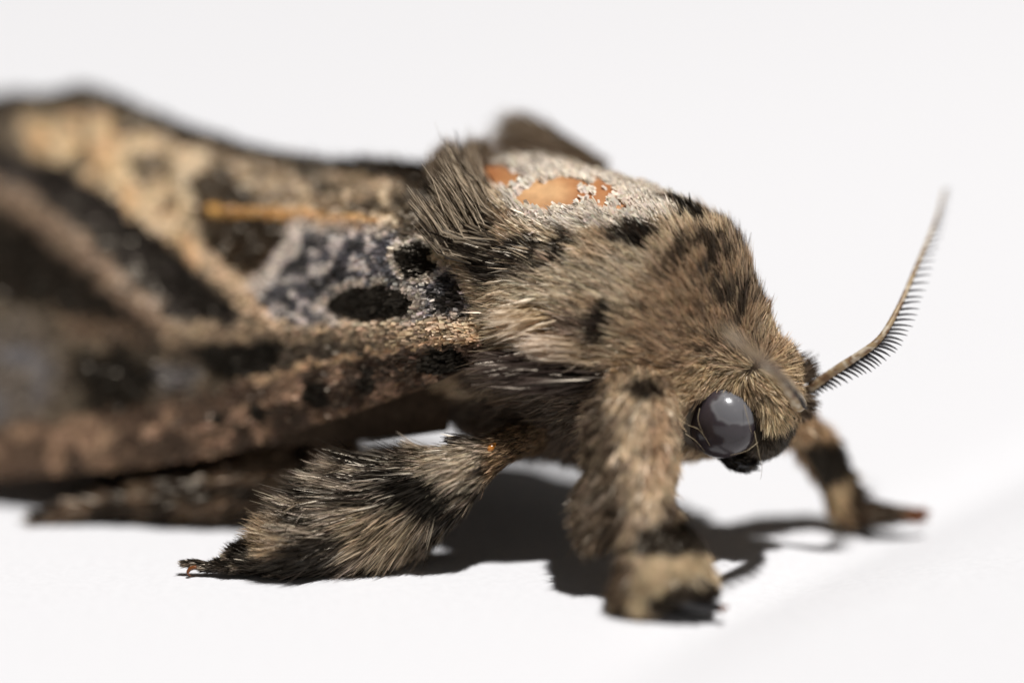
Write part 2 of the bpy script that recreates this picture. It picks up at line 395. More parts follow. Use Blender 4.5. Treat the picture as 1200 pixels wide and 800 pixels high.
def body_pat(px, py, q):
    w1 = (n2(px, py, 7, 21) - 0.5) * 14; w2 = (n2(px, py, 7, 22) - 0.5) * 12
    x, y = px + w1, py + w2
    streak = n2(px * 0.9 + py * 0.5, (py - px * 0.4) * 0.25, 6, 23)
    c = np.tile(lin(188, 170, 138), (len(px), 1))
    c = mix(c, sstep(n2(px, py, 16, 24), 0.45, 0.7), lin(128, 106, 80), 0.6)
    white = poly(x, y, [(585, 225), (610, 255), (650, 272), (720, 262), (765, 258), (790, 245), (770, 215), (720, 195), (640, 178), (560, 180)], 8)
    c = mix(c, white, lin(244, 236, 216))
    pale = poly(x, y, [(590, 335), (650, 312), (700, 288), (770, 296), (775, 330), (720, 365), (690, 345), (640, 372), (585, 362)], 10)
    c = mix(c, pale, lin(240, 224, 190), 0.92)
    c = mix(c, poly(x, y, [(745, 330), (775, 300), (800, 285), (850, 280), (885, 330), (892, 400), (850, 410), (800, 440), (745, 440)], 10), lin(140, 119, 92), 0.85)
    c = mix(c, poly(x, y, [(800, 272), (850, 262), (880, 315), (893, 362), (870, 385), (838, 352), (812, 318), (770, 330), (760, 316)], 8) * sstep(streak, 0.25, 0.6), lin(66, 54, 42), 0.92)
    c = mix(c, poly(x, y, [(545, 300), (600, 280), (640, 266), (676, 276), (668, 308), (625, 322), (565, 338)], 6) * sstep(streak, 0.0, 0.3), lin(32, 26, 25), 0.95)
    c = mix(c, poly(x, y, [(660, 290), (720, 272), (760, 300), (690, 312)], 8) * sstep(streak, 0.3, 0.6), lin(110, 88, 64), 0.7)
    c = mix(c, poly(x, y, [(708, 268), (742, 254), (782, 264), (772, 284), (742, 294), (722, 286)], 5), lin(24, 21, 22), 0.97)
    c = mix(c, poly(x, y, [(776, 224), (800, 218), (838, 250), (828, 262), (800, 250)], 5), lin(24, 21, 22), 0.97)
    c = mix(c, ell(x, y, 703, 379, 14, 27, -14, 0.2), lin(30, 25, 24), 0.96)
    c = mix(c, ell(x, y, 655, 385, 44, 16, 8, 0.4), lin(92, 78, 70), 0.7)
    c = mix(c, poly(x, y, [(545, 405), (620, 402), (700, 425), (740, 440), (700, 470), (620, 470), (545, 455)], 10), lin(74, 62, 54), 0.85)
    c = mix(c, line(x, y, [(600, 398), (640, 406), (685, 418)], 9, 5), lin(222, 205, 172), 0.85)
    c = mix(c, line(x, y, [(560, 372), (600, 365), (625, 372)], 9, 5), lin(228, 212, 180), 0.8)
    c = mix(c, ell(x, y, 610, 385, 14, 8, 10, 0.4), lin(190, 110, 60), 0.5)
    c = mix(c, sstep(py, 450, 475) * (px < 790), lin(78, 64, 53), 0.92)  # underside darkened, shade painted into the fur colour
    head = poly(x, y, [(790, 440), (830, 425), (880, 420), (930, 405), (955, 430), (950, 480), (900, 500), (870, 470), (840, 455), (795, 470)], 8)
    c = mix(c, head, lin(184, 164, 128), 0.8)
    c = mix(c, poly(x, y, [(920, 405), (958, 412), (960, 452), (938, 440)], 6) * sstep(n2(px, py, 6, 31), 0.35, 0.6), lin(70, 56, 46), 0.8)
    c = mix(c, poly(x, y, [(935, 465), (965, 470), (955, 500), (930, 490)], 6), lin(74, 60, 48), 0.8)
    c = mix(c, poly(x, y, [(884, 455), (912, 472), (905, 482), (884, 476)], 5), lin(60, 48, 40), 0.7)
    face = poly(x, y, [(880, 462), (893, 500), (925, 508), (950, 470), (962, 480), (945, 520), (900, 548), (860, 548), (850, 530), (880, 515)], 4)
    c = mix(c, face, lin(40, 33, 29), 0.95)
    c = mix(c, poly(x, y, [(888, 470), (930, 480), (924, 500), (905, 508), (890, 494)], 4), lin(214, 194, 152), 0.9)
    c = c * (0.68 + 0.75 * n2(px, py, 5, 40))[:, None]
    c = mix(c, sstep(n2(px * 0.35 + py * 0.2, py - px * 0.15, 4, 41), 0.62, 0.78) * (1 - white), lin(84, 68, 52), 0.45)
    tipc = c * 1.25
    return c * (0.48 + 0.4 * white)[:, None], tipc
EYE_C = P(846, 494, 0.3); EYE_R = 1.44
def body_keep(px, py, q):
    k = 1.0 * (np.maximum(bare(px, py), bare(px - 9, py - 7)) < 0.4)
    k *= np.where(np.linalg.norm(q - EYE_C, axis=1) < EYE_R * 1.06, 0, 1)
    k *= 1 - ell(px, py, 847, 494, 40, 38, 0, 0.05) * ((q - HEAD) @ LA < 0)
    s = (q - HEAD) @ BK
    return k * np.where(s > 15.5, 0.5, 1)
def body_dens(c):
    a = (c - HEAD) @ LA; s = (c - HEAD) @ BK
    return np.where(a < 1.2, 1.0, 0.35) * np.where(s > 17, 0.25, 1.0) * np.where(s < 3.5, 2.2, 1.0)
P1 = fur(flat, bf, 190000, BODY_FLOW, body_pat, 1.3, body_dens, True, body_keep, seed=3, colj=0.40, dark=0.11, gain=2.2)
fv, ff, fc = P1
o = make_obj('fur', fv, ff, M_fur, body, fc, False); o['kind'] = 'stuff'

# white flat scales on the back, round the bare bosses
def white_dens(c):
    px, py = proj(mirror_near(c)[0])
    w = poly(px, py, [(590, 215), (600, 250), (650, 268), (720, 262), (765, 258), (790, 245), (770, 212), (720, 195), (640, 178), (585, 180)], 8)
    return w * (c[:, 2] > 9) * np.maximum(np.maximum(bare(px, py), bare(px - 4, py - 3)) < 0.35, 0.6 * (px > 672) * (n2(px, py, 8, 205) > 0.56)) + 1e-9
def white_pat(px, py, q):
    c = np.tile(lin(250, 240, 218), (len(px), 1)); return c, c
P2 = fur(flat, bf, 9000, [(600, 250, 150, 8, 32), (650, 262, 158, 7, 34), (740, 240, 150, 8, 34), (690, 205, 140, 8, 38), (600, 200, 140, 9, 38)], white_pat, 4.2, white_dens, True, None, 0.28, 0.3, 0.75, 0.4, 0.2, 0.25, 0.12, 11, 2.0, 0.0, 0.55)
o = make_obj('dorsal_scales', P2[0], P2[1], M_scale, body, P2[2], False); o['kind'] = 'stuff'; o['label'] = 'shiny white flat scales round the bare orange patches'

# standing hair tufts at the back of the thorax
def tuft(name, roots, n, ctrl_dirs, L, pat, width=2.0, spread=0.12, label=None, rs=0.22):
    """roots: array of base points; ctrl_dirs: (d0, d1) main directions in the picture plane + depth"""
    roots = np.asarray(roots, float); t = rng.random(n) * (len(roots) - 1); i = t.astype(int).clip(0, len(roots) - 2); fr = (t - i)[:, None]
    p = roots[i] * (1 - fr) + roots[i + 1] * fr + np.clip(rng.normal(0, rs, (n, 3)), -2 * rs, 2 * rs)
    u = (t / (len(roots) - 1))[:, None]
    d0 = normalize(ctrl_dirs[0][0] * (1 - u) + ctrl_dirs[0][1] * u) + rng.normal(0, spread, (n, 3)) + (np.stack([vnoise(p * 2.2, 50 + k) for k in range(3)], -1) - 0.5) * 0.35
    d1 = normalize(ctrl_dirs[1][0] * (1 - u) + ctrl_dirs[1][1] * u) + rng.normal(0, spread, (n, 3)) + (np.stack([vnoise(p * 2.2, 60 + k) for k in range(3)], -1) - 0.5) * 0.35
    LL = (L[0] * (1 - u[:, 0]) + L[1] * u[:, 0]) / 30 * np.clip(rng.normal(0.9, 0.16, n), 0.4, 1.15)
    LL = LL * (0.65 + 0.6 * vnoise(p * 3.1, 77))
    c0, c1 = pat(n, u)
    c0, c1 = c0 * np.array([1.0, 0.965, 1.03]), c1 * np.array([1.0, 0.965, 1.03])
    v, f, c = blades(p, d0, d1, np.tile(-FW, (n, 1)), LL, np.full(n, width / 30) * np.exp(rng.normal(0, 0.2, n)), c0, c1, 0.15, 0.8)
    o = make_obj(name, v, f, M_fur, body, c, False); o['kind'] = 'stuff'
    if label: o['label'] = label
    return o
def iv(a, d=0.0): a = math.radians(a); return math.cos(a) * RT + math.sin(a) * UP + d * FW
def pat_near(n, u):
    k = (rng.random(n)[:, None] > 0.45) * rng.uniform(0.5, 1.0, (n, 1)); c = lin(52, 43, 34) * (1 - k) + lin(240, 222, 186) * k
    return c * 0.35, c * 1.1
def pat_dark(n, u):
    k = rng.random(n)[:, None]; c = lin(92, 80, 64) * (1 - k) + lin(158, 140, 112) * k
    return c * 0.7, c * 1.1
near_roots = [P(556, 296, -0.2), P(580, 288, 0.2), P(598, 275, 0.6), P(602, 262, 1.2), P(592, 246, 1.8)]
tuft('thorax_tuft', near_roots, 2100, ((iv(165, -.1), iv(142, 0.1)), (iv(126, 0), iv(117, 0.2))), (92, 100), pat_near, 1.9, 0.085, 'upswept straw-coloured hair tuft beside the bare patch')
tuft('thorax_tuft', [P(520, 222, 3.0), P(545, 215, 3.4), P(565, 205, 3.9)], 1500, ((iv(112, .2), iv(85, .3)), (iv(95, .2), iv(70, .3))), (50, 42), pat_dark, 2.2, 0.16)
far_roots = [P(705, 200, 6.6), P(692, 192, 6.8), P(678, 184, 7.0), P(668, 180, 7.1)]
tuft('thorax_tuft', far_roots, 4200, ((iv(179, .1), iv(151, .1)), (iv(176, .1), iv(141, .1))), (122, 74), pat_dark, 2.4, 0.10)
# pale wing-base tufts
tuft('wing_base_tuft', [P(640, 380, -0.9), P(632, 372, -0.9), P(626, 366, -0.8)], 260, ((iv(196, -.1), iv(186, -.1)), (iv(200, 0), iv(184, 0))), (60, 50), lambda n, u: (np.tile(lin(200, 176, 130), (n, 1)), np.tile(lin(240, 226, 196), (n, 1))), 2.6, 0.08)
tuft('wing_base_tuft', [P(684, 420, -1.2), P(674, 412, -1.2), P(664, 407, -1.1)], 320, ((iv(178, -.1), iv(174, -.1)), (iv(182, 0), iv(176, 0))), (62, 60), lambda n, u: (np.tile(lin(196, 176, 140), (n, 1)), np.tile(lin(236, 222, 196), (n, 1))), 2.6, 0.07)
tuft('wing_base_tuft', [P(700, 445, -1.0), P(680, 438, -1.0), P(660, 432, -0.9), P(640, 425, -0.8)], 900, ((iv(184, -.1), iv(182, -.1)), (iv(187, 0), iv(180, 0))), (92, 84), lambda n, u: (np.tile(lin(44, 37, 33), (n, 1)), np.tile(lin(96, 82, 72), (n, 1)) * rng.uniform(0.5, 1.4, (n, 1))), 1.9, 0.09)

dk = lambda n, u: (np.tile(lin(150, 132, 106), (n, 1)) * rng.uniform(0.6, 1.3, (n, 1)), np.tile(lin(60, 48, 40), (n, 1)) * rng.uniform(0.5, 1.5, (n, 1)))
tuft('antenna_base_tuft', [P(918, 432, 0.9), P(928, 440, 0.9), P(934, 447, 1.0)], 420, ((iv(38), iv(18)), (iv(34), iv(14))), (32, 25), dk, 1.5, 0.12, None, 0.12)
tuft('antenna_base_tuft', [P(934, 462, 0.9), P(938, 472, 0.9), P(932, 482, 0.9)], 420, ((iv(-10), iv(-45)), (iv(-14), iv(-50))), (22, 19), dk, 1.5, 0.14, None, 0.12)

# --- eyes
def build_eye(center, name, label=None):
    n, m = 120, 180
    th = np.linspace(0.02, math.pi - 0.02, n); ph = np.linspace(0, 2 * math.pi, m, endpoint=False)
    T, F = np.meshgrid(th, ph, indexing='ij')
    v = np.stack([np.sin(T) * np.cos(F), np.sin(T) * np.sin(F), np.cos(T)], -1).reshape(-1, 3)
    v = v * EYE_R
    v = v - (v @ LA)[:, None] * LA * 0.12
    f = grid_faces(n, m, True)
    fl = [tuple(x[::-1]) for x in f] + [tuple(range(m))[::1], tuple(range((n - 1) * m, n * m))[::-1]]
    w = v + center; px, py = proj(mirror_near(w)[0])
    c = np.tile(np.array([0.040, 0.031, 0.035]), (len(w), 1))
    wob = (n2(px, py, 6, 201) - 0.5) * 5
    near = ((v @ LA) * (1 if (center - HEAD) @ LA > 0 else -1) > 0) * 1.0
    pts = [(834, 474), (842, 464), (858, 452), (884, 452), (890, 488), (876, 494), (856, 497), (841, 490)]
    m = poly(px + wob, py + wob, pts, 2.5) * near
    c = mix(c, m, np.array([0.125, 0.122, 0.128]))  # lit upper area of the eye, put into the colour
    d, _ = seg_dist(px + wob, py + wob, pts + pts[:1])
    c = mix(c, near * np.exp(-(d / 2.2) ** 2), np.array([0.19, 0.188, 0.19]), 0.6)  # brighter rim of that painted lit area
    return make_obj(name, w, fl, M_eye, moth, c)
M_eye, nt, b = mat_new('compound_eye')
b.inputs['Base Color'].default_value = (0.05, 0.036, 0.04, 1); b.inputs['Roughness'].default_value = 0.22
b.inputs['Specular IOR Level'].default_value = 0.35; b.inputs['Coat Weight'].default_value = 0.2; b.inputs['Coat Roughness'].default_value = 0.08
tc = nt.nodes.new('ShaderNodeTexCoord'); vo = nt.nodes.new('ShaderNodeTexVoronoi'); vo.inputs['Scale'].default_value = 16000
nt.links.new(tc.outputs['Object'], vo.inputs['Vector'])
bp = nt.nodes.new('ShaderNodeBump'); bp.inputs['Strength'].default_value = 0.12; bp.inputs['Distance'].default_value = 0.00002; bp.invert = True
nt.links.new(vo.outputs['Distance'], bp.inputs['Height']); nt.links.new(bp.outputs['Normal'], b.inputs['Normal'])
at = nt.nodes.new('ShaderNodeAttribute'); at.attribute_name = 'col'; nt.links.new(at.outputs['Color'], b.inputs['Base Color'])
eye = build_eye(EYE_C, 'eye'); eye['label'] = 'glossy dark round compound eye with a lit grey patch painted on'
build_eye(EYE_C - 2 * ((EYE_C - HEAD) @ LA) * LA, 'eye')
# a few loose pale hairs over the eye
def strands(name, lists, parent, width=1.1, col=(186, 170, 140)):
    V, F_, C, o = [], [], [], 0
    for pts in lists:
        p = resample([P(*x) for x in pts], 12); t = normalize(np.gradient(p, axis=0)); sd = normalize(np.cross(t, FW)) * np.linspace(1, 0.3, 12)[:, None] * width / 60
        dp = FW * width / 60
        ring = np.stack([p - sd, p + dp, p + sd, p - dp], 1).reshape(-1, 3)
        V.append(ring); F_.append(grid_faces(12, 4, True) + o); o += len(ring); C.append(np.tile(lin(*col), (len(ring), 1)))
    ob = make_obj(name, np.concatenate(V), np.concatenate(F_), M_fur, parent, np.concatenate(C)); ob['kind'] = 'stuff'; return ob
strands('eyelash_hair', [[(806, 498, -.7), (820, 504, -.9), (832, 522, -.8)], [(803, 508, -.7), (815, 516, -.8), (826, 529, -.6)], [(888, 518, -.7), (875, 528, -.9), (856, 533, -.9)], [(884, 505, -.8), (889, 530, -1), (893, 548, -.8), (891, 562, -.7)], [(872, 474, -.9), (876, 490, -1.1), (881, 508, -.9)], [(820, 478, -.7), (818, 492, -.9), (824, 508, -1)]], eye, 0.8)

# --- palps
def tube_obj(name, pts, r1, r2, mat, parent, m=14, n=24, col=None):
    pr = resample(pts, n); a = resample(np.asarray(r1, float)[:, None], n)[:, 0].clip(0.004); b_ = resample(np.asarray(r2, float)[:, None], n)[:, 0].clip(0.004)
    v, f, fa = loft(pr, a, b_, m)
    return make_obj(name, v, fa, mat, parent, None if col is None else np.tile(col, (len(v), 1))), v, f
for side in (0, 1):
    pts = np.array([P(838, 520, 1.0), P(858, 537, 0.9), P(872, 545, 0.9), P(886, 544, 1.0)])
    if side: pts = pts - 2 * ((pts - HEAD) @ LA)[:, None] * LA
    po, v, f = tube_obj('labial_palp', pts, (0.32, 0.4, 0.32, 0.16), (0.32, 0.4, 0.32, 0.16), M_black, moth)
    if not side:
        w = fur(v, f, 700, [(840, 525, 320, 9, 20), (880, 545, 10, 8, 25)], lambda x, y, q: (np.tile(lin(22, 19, 18), (len(x), 1)), np.tile(lin(40, 34, 30), (len(x), 1))), 1.6)
        oo = make_obj('fur', w[0], w[1], M_fur, po, w[2], False); oo['kind'] = 'stuff'

# --- antennae
def build_antenna(ctrl, r0, r1, n_teeth, tooth_dir, tooth_len, label):
    pts = resample([P(*c) for c in ctrl], 90)
    u = np.linspace(0, 1, 90)
    rad = (r0 * (1 - u) + r1 * u) * (1 + 0.10 * np.abs(np.sin(u * n_teeth * math.pi)))
    v, f, fa = loft(pts, rad, rad, 10)
    px, py = proj(v)
    c = np.tile(lin(176, 152, 118), (len(v), 1)); c = mix(c, sstep(n2(px, py, 5, 70), 0.5, 0.7), lin(112, 78, 56), 0.8)
    c = mix(c, sstep(n2(px, py, 4, 71), 0.6, 0.75), lin(226, 214, 192), 0.8)
    an = make_obj('antenna', v, fa, M_scale, moth, c)
    an['label'] = label
    # one shared tooth: flattened, curved, tapering
    tt = np.linspace(0, 1, 7)
    tp = np.stack([tt, 0.10 * np.sin(tt * 2.2), 0 * tt], -1)
    ring = []
    for k, t_ in enumerate(tt):
        w = (0.085 * (1 - t_) ** 0.8 + 0.012); h = w * 0.55
        ring.append([tp[k] + np.array([0, w * math.cos(a), h * math.sin(a)]) for a in np.linspace(0, 2 * math.pi, 6, endpoint=False)])
    tv = np.array(ring).reshape(-1, 3); tf = [tuple(x) for x in grid_faces(7, 6, True)] + [tuple(range(6))[::-1], tuple(range(36, 42))]
    me = bpy.data.meshes.new('tooth'); me.from_pydata((tv * MM).tolist(), [], tf); me.materials.append(M_tooth)
    me.polygons.foreach_set('use_smooth', np.ones(len(me.polygons), bool))
    tan = normalize(np.gradient(pts, axis=0))
    for k in range(n_teeth):
        uu = 0.035 + 0.955 * k / (n_teeth - 1); i = uu * 89; i0 = int(i); fr = i - i0; i1 = min(i0 + 1, 89)
        p = pts[i0] * (1 - fr) + pts[i1] * fr; t = normalize(tan[i0] * (1 - fr) + tan[i1] * fr)
        d = tooth_dir(uu); d = normalize(d - t * (d @ t) + t * (0.42 - 0.25 * uu) + rng.normal(0, 0.035, 3))
        ln = tooth_len(uu) * rng.uniform(0.93, 1.07)
        y = normalize(t - d * (t @ d)); z = np.cross(d, y)
        M_ = Matrix(((d[0], y[0], z[0], 0), (d[1], y[1], z[1], 0), (d[2], y[2], z[2], 0), (0, 0, 0, 1)))
        ob = bpy.data.objects.new('tooth', me); sc.collection.objects.link(ob); ob.parent = an
        rr = rad[i0] * 0.6
        ob.matrix_local = Matrix.Translation(Vector((p + d * rr) * MM)) @ M_ @ Matrix.Diagonal((ln, 1.0 - 0.35 * uu, 1.0 - 0.35 * uu, 1))
    return an
def tl(u): return (0.42 + 0.55 * min(u / 0.25, 1)) * (1 - max(0, u - 0.55) / 0.45 * 0.70) * 0.82
build_antenna([(942, 460, 1.3), (960, 447, 0.9), (985, 430, 0.5), (1008, 415, 0.3), (1028, 400, 0.2), (1042, 381, 0.4), (1058, 350, 1.0), (1075, 310, 2.0), (1090, 275, 3.2), (1100, 248, 4.4), (1107, 222, 5.6)], 0.19, 0.045, 48,
              lambda u: iv(-52 + 60 * sstep(u, 0.2, 0.6), -0.1), tl, 'comb-toothed antenna reaching up and out from the head')
build_antenna([(936, 474, -0.3), (930, 462, -1.5), (920, 449, -2.6), (905, 433, -3.8), (888, 418, -5.0), (868, 402, -6.2), (848, 386, -7.4)], 0.30, 0.16, 40,
              lambda u: iv(-40, -0.5), tl, 'comb-toothed antenna pointing forwards over the eye')

# --- wings
NU, NV = 200, 120
def build_forewing():
    top = [(590, 268), (530, 226), (450, 206), (380, 198), (300, 184), (220, 160), (150, 132), (100, 114), (55, 124), (5, 122), (-40, 140), (-120, 200), (-170, 300)]
    cst = [(630, 388), (562, 424), (505, 450), (440, 474), (365, 499), (285, 526), (190, 543), (100, 552), (60, 556), (10, 560), (-60, 562), (-130, 520), (-172, 420)]
    T = []
    for k, (x, y) in enumerate(top):
        a = -3.2 if k == 0 else (-1.9 if k == 1 else (-0.8 if k == 2 else -0.35))
        T.append(hit(x, y, HEAD + LA * a, LA))
    c_a, c_b = np.array([-1.0, -0.15, 0]), np.array([-18.5, 5.4, 0])
    dn = normalize(np.cross(c_b - c_a, np.array([0, 0, 1.0])))
    Cs = [hit(x, y, c_a, dn) for x, y in cst]
    T, Cs = resample(T, NU), resample(Cs, NU)
    v_ = np.linspace(0, 1, NV)
    V = Cs[:, None] * (1 - v_)[None, :, None] + T[:, None] * v_[None, :, None]
    across = T - Cs; al = np.gradient((T + Cs) / 2, axis=0); nn = normalize(np.cross(al, across))
    nn = np.where((nn @ FW > 0)[:, None], -nn, nn)
    u = np.linspace(0, 1, NU)
    bul = (1.5 * (1 - sstep(u, 0.0, 0.6)) + 1.0)[:, None] * np.sin(np.pi * v_)[None, :] ** 0.8
    bul = bul * sstep(u, -0.02, 0.14)[:, None]
    V = V + nn[:, None] * bul[..., None]
    V = V + LA * (1.6 * (1 - sstep(u, 0.0, 0.11)))[:, None, None]
    px, py = proj(V)
    # raised veins and a shallow fold
    rel = np.zeros(px.shape)
    for pts, w, h in (([(0, 222), (60, 262), (120, 318), (190, 384)], 22, 0.35), ([(190, 386), (330, 388), (470, 392), (560, 394)], 14, 0.22), ([(560, 396), (480, 404), (400, 416)], 6, 0.12), ([(230, 246), (330, 252), (440, 260)], 8, 0.16), ([(500, 262), (440, 300), (330, 345)], 16, 0.12), ([(570, 405), (340, 472), (100, 534)], 12, 0.2), ([(60, 180), (180, 270), (320, 380)], 14, 0.15)):
        d, _ = seg_dist(px, py, pts); rel += h * np.exp(-(d / w) ** 2)
    rel += 0.10 * (vnoise(V * 1.3, 80) - 0.5) + 0.18 * (vnoise(V * 0.5, 81) - 0.5)
    V = V + nn[:, None] * rel[..., None]
    return V, nn
WG, WN = build_forewing()
def wing_pat(px, py):
    w1 = (n2(px, py, 14, 90) - 0.5) * 14 + (n2(px, py, 5, 94) - 0.5) * 7; w2 = (n2(px, py, 14, 91) - 0.5) * 12 + (n2(px, py, 5, 95) - 0.5) * 7
    x, y = px + w1, py + w2
    xx, yy = px + w1 * 0.5, py + w2 * 0.5
    c = np.tile(lin(112, 98, 80), (len(px), 1))
    sp = n2(px, py, 8, 92); sp2 = n2(px, py, 22, 93)
    # upper brown field near the ridge, with pale flecks
    up = poly(x, y, [(215, 140), (520, 190), (560, 270), (440, 262), (230, 246), (200, 200)], 8)
    c = mix(c, up, lin(134, 114, 86)); c = mix(c, up * sstep(sp, 0.55, 0.75), lin(196, 178, 146), 0.8); c = mix(c, up * sstep(sp2, 0.55, 0.75), lin(80, 66, 50), 0.7)
    c = mix(c, poly(x, y, [(455, 235), (520, 215), (560, 270), (520, 285), (480, 272)], 8), lin(70, 54, 32), 0.75)
    # big pale ochre field
    ochre = poly(x, y, [(20, 115), (90, 120), (160, 140), (230, 180), (226, 240), (244, 290), (300, 345), (345, 388), (300, 385), (240, 325), (160, 258), (80, 195), (35, 170)], 8)
    c = mix(c, ochre, lin(188, 166, 130)); c = mix(c, ochre * sstep(sp2, 0.5, 0.7), lin(196, 156, 106), 0.6); c = mix(c, ochre * sstep(n2(px, py, 17, 97), 0.58, 0.7), lin(86, 72, 52), 0.75); c = mix(c, line(x, y, [(222, 190), (232, 250), (262, 310)], 14, 8), lin(222, 204, 168), 0.7)
    c = mix(c, line(xx, yy, [(250, 300), (300, 345), (345, 388)], 18, 8), lin(170, 146, 116), 0.8)
    # dark brown triangle
    c = mix(c, poly(xx, yy, [(222, 205), (262, 196), (292, 220), (300, 240), (348, 262), (335, 300), (285, 325), (246, 294), (226, 250)], 5), lin(86, 66, 43), 0.95)
    c = mix(c, line(xx, yy, [(248, 246), (330, 251), (440, 260)], 7, 3), lin(186, 142, 78), 0.95)
    # slate field with light scales
    sl = poly(x, y, [(348, 266), (440, 268), (500, 285), (560, 330), (560, 372), (500, 385), (330, 384), (296, 334)], 8)
    c = mix(c, sl, lin(104, 102, 104)); c = mix(c, sl * sstep(sp, 0.52, 0.72), lin(182, 172, 160), 0.75); c = mix(c, sl * sstep(sp2, 0.55, 0.7), lin(70, 71, 76), 0.65)
    c = mix(c, line(xx, yy, [(352, 264), (338, 296), (300, 336)], 9, 4), lin(208, 196, 180), 0.9)
    c = mix(c, line(xx, yy, [(350, 262), (400, 262), (450, 268)], 8, 5), lin(160, 148, 132), 0.7)
    # black eye spots with pale rims
    for (cx, cy, rx, ry, ro) in ((489, 303, 27, 19, -18), (436, 357, 52, 22, 2)):
        c = mix(c, ell(xx, yy, cx, cy, rx * 1.22, ry * 1.36, ro, 0.16) * sstep(n2(px, py, 9, 99), 0.1, 0.5), lin(214, 200, 176), 0.85)
        c = mix(c, ell(xx, yy, cx, cy, rx, ry, ro, 0.10), lin(34, 25, 18), 0.97)
    c = mix(c, line(x, y, [(520, 292), (545, 302), (552, 318)], 12, 6), lin(224, 204, 164), 0.8)
    c = mix(c, poly(x, y, [(500, 345), (560, 335), (575, 355), (520, 368)], 6), lin(56, 54, 56), 0.8)
    c = mix(c, line(x, y, [(470, 385), (520, 378), (570, 375)], 9, 5), lin(208, 186, 150), 0.8)
    # slate band
    c = mix(c, poly(x, y, [(-60, 150), (30, 185), (80, 195), (170, 265), (250, 332), (305, 384), (205, 384), (130, 305), (60, 250), (-60, 200)], 9), lin(62, 57, 57), 0.93)
    # tan fold and the area below it
    c = mix(c, poly(x, y, [(-180, 215), (0, 245), (90, 300), (180, 385), (120, 388), (60, 360), (-180, 330)], 10), lin(44, 38, 35), 0.93)
    c = mix(c, line(x, y, [(-60, 185), (0, 226), (60, 262), (120, 318), (190, 384)], 17, 8), lin(136, 114, 92), 0.95)
    c = mix(c, poly(x, y, [(-180, 370), (40, 380), (62, 440), (40, 490), (-180, 490)], 26) * (0.35 + 0.65 * sstep(n2(px, py, 26, 96), 0.3, 0.7)), lin(112, 112, 116), 0.75)
    c = mix(c, poly(x, y, [(86, 415), (150, 405), (190, 440), (160, 490), (100, 500)], 12), lin(30, 24, 20), 0.93)
    c = mix(c, poly(x, y, [(60, 366), (200, 380), (330, 392), (300, 404), (180, 408), (80, 395)], 8), lin(116, 94, 74), 0.9)
    c = mix(c, line(x, y, [(200, 392), (330, 388), (450, 392), (560, 392)], 13, 6), lin(150, 130, 102), 0.85)
    c = mix(c, ell(x, y, 205, 440, 26, 18, 0, 0.4), lin(112, 110, 110), 0.7)
    c = mix(c, poly(xx, yy, [(226, 406), (338, 402), (318, 436), (270, 448), (246, 436)], 5), lin(30, 23, 18), 0.96)
    # costal band
    co = poly(x, y, [(580, 400), (480, 408), (380, 428), (280, 452), (150, 480), (-180, 520), (-180, 600), (100, 580), (290, 545), (450, 485), (580, 440)], 8)
    c = mix(c, co, lin(112, 88, 70), 0.9); c = mix(c, co * sstep(sp2, 0.5, 0.7), lin(158, 128, 100), 0.6)
    c = mix(c, ell(xx, yy, 522, 424, 30, 15, 2, 0.15), lin(24, 20, 19), 0.95)
    for (cx, cy, rx, ry) in ((371, 464, 17, 13), (304, 483, 12, 10), (430, 451, 11, 9), (258, 490, 8, 7), (432, 436, 8, 6)):
        c = mix(c, ell(xx, yy, cx, cy, rx, ry, -30, 0.2), lin(28, 22, 20), 0.9)
    c = mix(c, line(x, y, [(560, 398), (480, 406), (400, 418), (300, 446)], 4, 2), lin(176, 148, 112), 0.85)
    l = (c @ np.array([0.3, 0.55, 0.15]))[:, None]
    return c * (1 + np.array([0.14, 0.0, -0.22]) * np.clip(1 - l / 0.08, 0, 1)) * 1.25 * np.clip((l / 0.2) ** 0.5, 0.35, 1.1)
